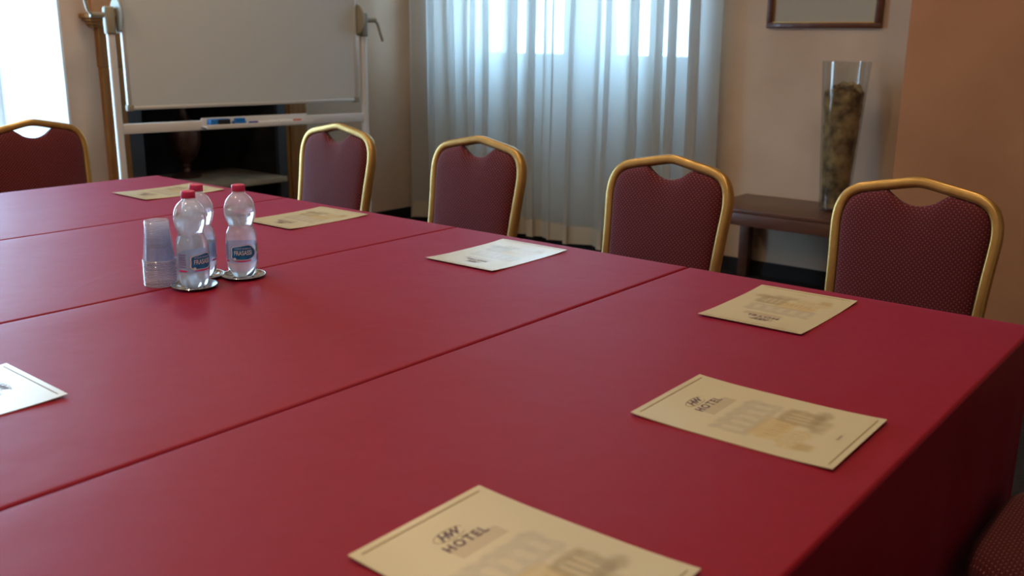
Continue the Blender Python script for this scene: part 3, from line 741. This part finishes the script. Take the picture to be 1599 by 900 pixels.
# ------------------------------------------------------------------ coasters
def make_coaster(label):
    bm = bmesh.new()
    lathe(bm, [(.001, .0012), (.026, .0012), (.031, .0018), (.036, .0045), (.043, .0068), (.0475, .0072), (.0487, .0062), (.0475, .0052), (.042, .0044), (.035, .0018), (.030, .0003), (.001, .0003)], 64)
    for k_ in range(56):                               # beaded rim
        a = 2*PI*k_/56; bmesh.ops.create_icosphere(bm, subdivisions=1, radius=.0014, matrix=Matrix.Translation((.0478*math.cos(a), .0478*math.sin(a), .0070)))
    return tag(finish('coaster', bm, 'chrome', None, angle=40), label, 'coaster', 'beaded silver coasters under the bottles')
BOT = [(-1.791, 1.133, 'clear water bottle nearest the camera, beside the stack of cups', 'silver coaster under the bottle nearest the camera', 2.10),
       (-1.789, 1.256, 'clear water bottle standing apart on the right, label facing the camera', 'silver coaster under the right bottle', 2.50),
       (-1.858, 1.196, 'clear water bottle hidden behind the front left bottle', 'silver coaster mostly hidden behind the front left bottle', 1.2)]
c0_ = None
for x, y, lb, lc, ra in BOT:
    if c0_ is None: c0_ = o = make_coaster(lc)
    else: o = copy_tree(c0_); o['label'] = lc
    o.location = (x, y, TZ)

# ------------------------------------------------------------------ bottles
PR = [(.0, .004), (.010, .0035), (.0215, .001), (.0265, .004), (.0305, .011), (.0325, .022), (.0333, .034), (.0336, .060), (.0336, .082), (.0330, .094), (.0310, .103), (.0280, .110), (.0264, .115), (.0270, .120), (.0300, .128), (.0328, .138), (.0337, .148), (.0328, .159), (.0300, .169), (.0255, .177), (.0200, .183), (.0155, .1865), (.0135, .189)]
def smooth_prof(P, k_=4):
    q = catmull([(r, 0, z) for r, z in P], k_); return [(max(.0005, p.x), p.z) for p in q]
def petal(r, z, a):
    if z > .028: return r
    f = (1-z/.028); return r*(1-.16*f*(.5+.5*math.cos(5*a))**2)
def bend(me, R, ang0, zc):
    for v in me.vertices:
        a = ang0+v.co.x/R; rr = R+v.co.z; y = v.co.y
        v.co = (rr*math.cos(a), rr*math.sin(a), zc+y)
def make_bottle(label):
    t = thing('water_bottle', label, 'bottle', (0, 0, 0), 0, 'small mineral water bottles on coasters')
    P = smooth_prof(PR)
    bm = bmesh.new(); lathe(bm, P+[(.0125, .1900), (.0118, .1990)], 64, mod=petal, cap0=True, cap1=True); finish('bottle_body', bm, 'pet', t, angle=70)
    W = [(max(.0004, r-.0009), z+.0006) for r, z in P if z < .1585]
    bm = bmesh.new(); lathe(bm, W, 64, mod=petal); finish('water', bm, 'water', t, angle=70)
    bm = bmesh.new()
    lathe(bm, [(.0135, .1895), (.0150, .1900), (.0150, .1925), (.0138, .1930), (.0130, .1930)], 40, cap0=False, cap1=False); finish('neck_ring', bm, 'pet', t)
    bm = bmesh.new()
    lathe(bm, [(.0142, .1915), (.0146, .1920), (.0146, .2040), (.0140, .2056), (.0125, .2064), (.0005, .2066)], 72, mod=lambda r, z, a: r*(1+.012*math.cos(36*a)) if .1925 < z < .2035 else r); finish('cap', bm, 'cap', t, angle=50)
    # wrap label: film on most of the circumference
    Rl = .0339
    def arc(name, a0, a1, z0f, z1f, material, rad, parent, n_=60):
        bm = bmesh.new(); prev = None
        for k_ in range(n_+1):
            f = k_/n_; a = a0+(a1-a0)*f
            cur = [bm.verts.new((rad*math.cos(a), rad*math.sin(a), z)) for z in (z0f(f), z1f(f))]
            if prev: bm.faces.new((prev[0], cur[0], cur[1], prev[1]))
            prev = cur
        return finish(name, bm, material, parent)
    lb_ = arc('label', -1.9, 1.55, lambda f: .036, lambda f: .079+.010*math.sin(min(1, max(0, (f-.1)/.8))*PI)**.6, 'label_film', Rl, t, 90)
    # cloud shaped emblem in deep blue with pale rim
    def cloud(s, lift, zc, name, material):
        bm = bmesh.new(); K = 72; cen = bm.verts.new((0, 0, lift)); rim = []
        for k_ in range(K):
            a = 2*PI*k_/K
            rx = .0262*(1+.06*math.cos(3*a+.4)+.03*math.cos(7*a)); ry = .0178*(1+.10*math.sin(2*a+.9)*1+.05*math.cos(5*a))
            if math.sin(a) < 0: ry *= .85
            rim.append((rx*math.copysign(abs(math.cos(a))**.75, math.cos(a))*s, ry*math.copysign(abs(math.sin(a))**.8, math.sin(a))*s))
        rows = []
        for q in [k_/14 for k_ in range(1, 15)]: rows.append([bm.verts.new((x*q, y*q, lift)) for x, y in rim])
        for k_ in range(K): bm.faces.new((cen, rows[0][k_], rows[0][(k_+1) % K]))
        for A, B in zip(rows, rows[1:]):
            for k_ in range(K): bm.faces.new((A[k_], B[k_], B[(k_+1) % K], A[(k_+1) % K]))
        o = finish(name, bm, material, lb_, smooth=False); bend(o.data, Rl, 0, zc); return o
    cloud(1.09, .00015, .0585, 'emblem_rim', 'label_white'); cloud(1.0, .00034, .0585, 'emblem', 'label_blue')
    def tx(name, s, size, zc, material, a0=0.0, sx=1.0, **k2):
        me = text_mesh(s, size, **k2); me.materials.append(M[material])
        for v in me.vertices: v.co.x *= sx
        bm = bmesh.new(); bm.from_mesh(me); bmesh.ops.triangulate(bm, faces=bm.faces)
        bmesh.ops.subdivide_edges(bm, edges=[e_ for e_ in bm.edges if abs(e_.verts[0].co.x-e_.verts[1].co.x) > .0025], cuts=1); bm.to_mesh(me); bm.free()
        for v in me.vertices: v.co.z += .0006
        bend(me, Rl, a0, zc); o = bpy.data.objects.new(name, me); C.objects.link(o); o.parent = lb_; return o
    tx('brand_lettering', 'FRASASSI', .0142, .0590, 'label_white', bold=.0002, space=.98, sx=.70)
    tx('small_lettering', 'ACQUA MINERALE', .0042, .0690, 'label_white', space=1.05)
    arc('pink_stripe', -.62, .60, lambda f: .0405-.0012*math.sin(PI*f), lambda f: .0405+.0022*math.sin(PI*f)**.6, 'label_pink', Rl+.0003, lb_)
    # back panel: rows of small print over a pink bar
    for k_ in range(6): arc('small_print_row', -1.62, -1.05-.04*(k_ % 2), lambda f, k_=k_: .0735-.0052*k_, lambda f, k_=k_: .0762-.0052*k_, 'label_text', Rl+.0003, lb_, 12)
    arc('pink_bar', -1.62, -1.02, lambda f: .0385, lambda f: .0420, 'label_pink', Rl+.0003, lb_, 16)
    arc('green_panel', 1.02, 1.40, lambda f: .058, lambda f: .072, 'label_green', Rl+.0003, lb_, 12)
    arc('blue_square', 1.05, 1.32, lambda f: .040, lambda f: .050, 'label_text', Rl+.0003, lb_, 12)
    # bubble emblem at the lower left of the cloud
    bm = bmesh.new(); cc = []
    for k_ in range(24): a = 2*PI*k_/24; cc.append(bm.verts.new((-.0185+.003*math.cos(a), -.0125+.003*math.sin(a), .0006)))
    bm.faces.new(cc); o = finish('round_seal', bm, 'label_white', lb_, smooth=False); bend(o.data, Rl, 0, .0585)
    return t
b0 = None
for x, y, lb, lc, ra in BOT:
    if b0 is None: b0 = o = make_bottle(lb)
    else: o = copy_tree(b0); o['label'] = lb
    camdir = math.atan2(-y, -x)
    o.location = (x, y, TZ+.0022); o.rotation_euler = (0, 0, camdir+(ra if ra < 0 else 0)+{2.10: .62, 2.50: .05, 1.2: 2.4}[ra])

# ------------------------------------------------------------------ stack of cups (upside down)
def make_cup():
    bm = bmesh.new()
    # mouth down: rolled rim at z = 0, closed end at z = .088
    prof_ = [(.0335, .0012), (.0345, .0004), (.0353, .0012), (.0345, .0022), (.0336, .0022), (.0325, .012), (.0318, .0135), (.0262, .070), (.0258, .0715), (.0250, .084), (.0236, .0880), (.0205, .0885), (.0195, .0870), (.001, .0868)]
    lathe(bm, prof_, 40, cap0=False, cap1=False); return bm
k0 = None; NC = 17
ORD = 'first second third fourth fifth sixth seventh eighth ninth tenth eleventh twelfth thirteenth fourteenth fifteenth sixteenth'.split()
for i in range(NC):
    lab = ('bottom cup of the upside-down clear plastic stack' if i == 0 else 'topmost cup of the upside-down clear plastic stack' if i == NC-1 else ORD[i]+' cup from the bottom of the upside-down clear plastic stack')
    if k0 is None:
        k0 = o = finish('plastic_cup', make_cup(), 'cup', None, angle=50)
        bm = bmesh.new(); lathe(bm, [(.0337, .0010), (.0346, .0002), (.0355, .0010), (.0355, .0016), (.0346, .0024), (.0337, .0020)], 40, cap0=False, cap1=False); finish('rolled_rim', bm, 'cup_rim', o)
        bm = bmesh.new(); lathe(bm, [(.0259, .0836), (.0254, .0845), (.0246, .0862)], 40, cap0=False, cap1=False); finish('base_ring', bm, 'cup_rim', o)
    else: o = copy_tree(k0)
    tag(o, lab, 'cup', 'stacked clear plastic cups')
    o.location = (-1.868+rnd.uniform(-.0004, .0004), 1.101+rnd.uniform(-.0004, .0004), TZ+.0002+i*.0034)
